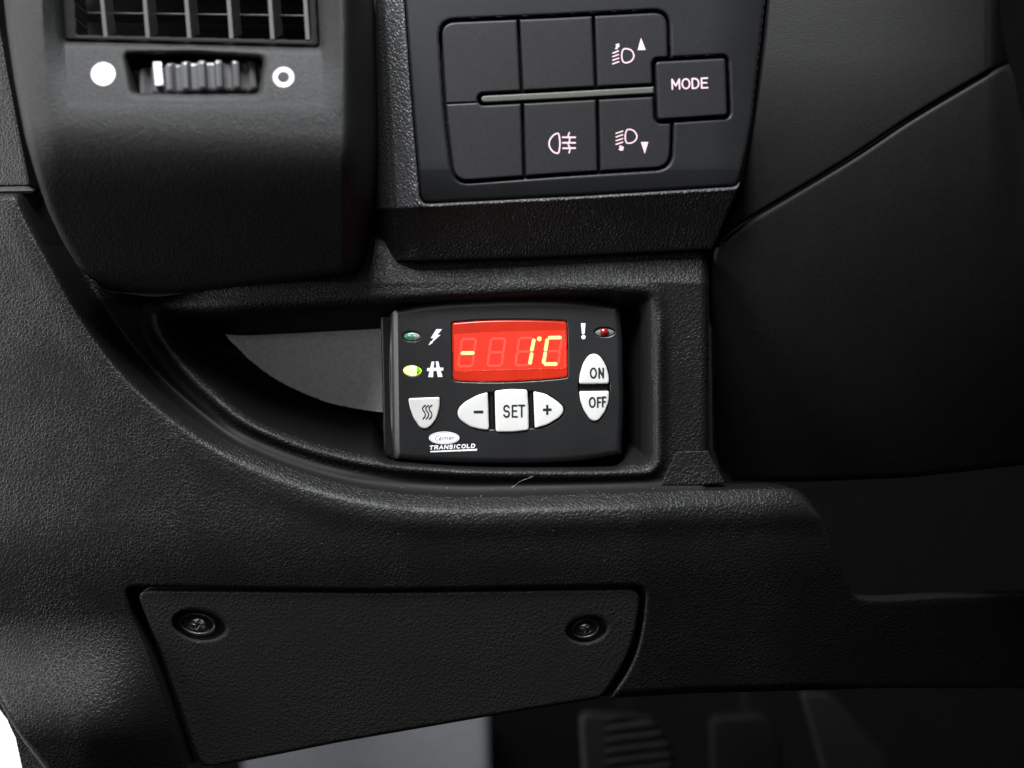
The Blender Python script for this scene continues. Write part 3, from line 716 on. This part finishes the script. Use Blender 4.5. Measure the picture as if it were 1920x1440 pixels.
# ------------------------------------------------------------------ footwell things
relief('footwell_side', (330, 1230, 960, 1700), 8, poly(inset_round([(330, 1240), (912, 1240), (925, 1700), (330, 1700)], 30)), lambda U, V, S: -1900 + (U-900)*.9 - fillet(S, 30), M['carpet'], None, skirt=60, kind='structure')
ped = thing('brake_pedal', 'dark ribbed rubber brake pedal in the shadowy footwell', 'pedal', (.08, .12, .55))
ppoly = inset_round([(1085, 1335), (1228, 1345), (1262, 1400), (1275, 1560), (1100, 1560)], 26)
relief('pedal_pad', (1080, 1330, 1280, 1564), 2.5, poly(ppoly), lambda U, V, S: -1000 - fillet(S, 12) + 6*np.sin((V+U*.12)/15*2*math.pi*.72)*ss((U-1130)/20), M['rubber'], ped, skirt=40)
hexa('pedal_arm', [(1150, 1250), (1180, 1250), (1190, 1345), (1160, 1345)], [(1150, 1250), (1180, 1250), (1190, 1345), (1160, 1345)], -1080, -1110, M['black'], ped)
ped2 = thing('accelerator_pedal', 'faint dark accelerator pedal at the lower right of the footwell', 'pedal', (.2, .14, .55))
relief('pedal_pad', (1490, 1290, 1700, 1560), 4, poly(inset_round([(1500, 1296), (1560, 1300), (1665, 1420), (1680, 1560), (1570, 1560), (1530, 1400)], 14)), lambda U, V, S: -1100 - fillet(S, 10) + (V-1400)*.2, M['dark_rubber'], ped2, skirt=30)

ped3 = thing('clutch_pedal', 'barely visible dark pedal between the ribbed pedal and the accelerator', 'pedal', (.13, .15, .55))
relief('pedal_pad', (1300, 1330, 1480, 1560), 4, poly(inset_round([(1330, 1344), (1440, 1338), (1468, 1400), (1460, 1560), (1340, 1560)], 22)), lambda U, V, S: -1250 - fillet(S, 12), M['black'], ped3, skirt=30)
hexa('pedal_arm', [(1380, 1240), (1402, 1240), (1410, 1345), (1388, 1345)], [(1380, 1240), (1402, 1240), (1410, 1345), (1388, 1345)], -1290, -1320, M['black'], ped3)

# ------------------------------------------------------------------ dust and a stray hair
random.seed(4)
vs, fs = [], []
def speck(u, v, r, h):
    n0 = len(vs); c = Vector(P(u, v, h)); q = r*PX
    for d in ((1, 0, 0), (-.8, .1, .1), (0, 1, 0), (0, -1, 0), (.1, 0, 1), (0, .1, -.9)): vs.append(tuple(c+Vector(d)*q*random.uniform(.6, 1.2)))
    for f in ((0, 2, 4), (2, 1, 4), (1, 3, 4), (3, 0, 4), (2, 0, 5), (1, 2, 5), (3, 1, 5), (0, 3, 5)): fs.append(tuple(n0+i for i in f))
def trim_h(u, v):
    a = np.array([[float(u)]]); b_ = np.array([[float(v)]])
    return float(h_trim(a, b_, a*0)[0, 0])
for _ in range(70):
    u = random.uniform(640, 1480); v = random.uniform(912, 945)
    speck(u, v, random.choice((.35, .45, .6, .9)), trim_h(u, v)+.4)
for _ in range(45):
    u = random.uniform(420, 1500); v = random.uniform(960, 1090)
    speck(u, v, random.choice((.3, .4, .5)), trim_h(u, v)+.4)
for _ in range(40):
    u = random.uniform(760, 1400); v = random.uniform(20, 340)
    speck(u, v, random.choice((.3, .35, .5)), PH+.3)
d_ = link('dust', vs, fs, M['dust'], None, False, 'stuff')
def fibre(name, pts, rad, label):
    pts = catmull(pts, 5); vs, fs = [], []
    for u, v, h in pts:
        c = Vector(P(u, v, h))
        for a in range(4): vs.append(tuple(c + Vector((math.cos(a*math.pi/2), 0, math.sin(a*math.pi/2)))*rad*PX))
    for i in range(len(pts)-1):
        for a in range(4): fs.append((i*4+a, i*4+(a+1) % 4, i*4+4+(a+1) % 4, i*4+4+a))
    tag(link(name, vs, fs, M['dust'], None), label, 'hair')
fibre('stray_hair', [(958, 916, trim_h(958, 916)+1), (975, 903, trim_h(975, 903)+3), (1000, 893, trim_h(1000, 893)+5)], .2, 'thin pale stray hair lying on the ledge under the controller')
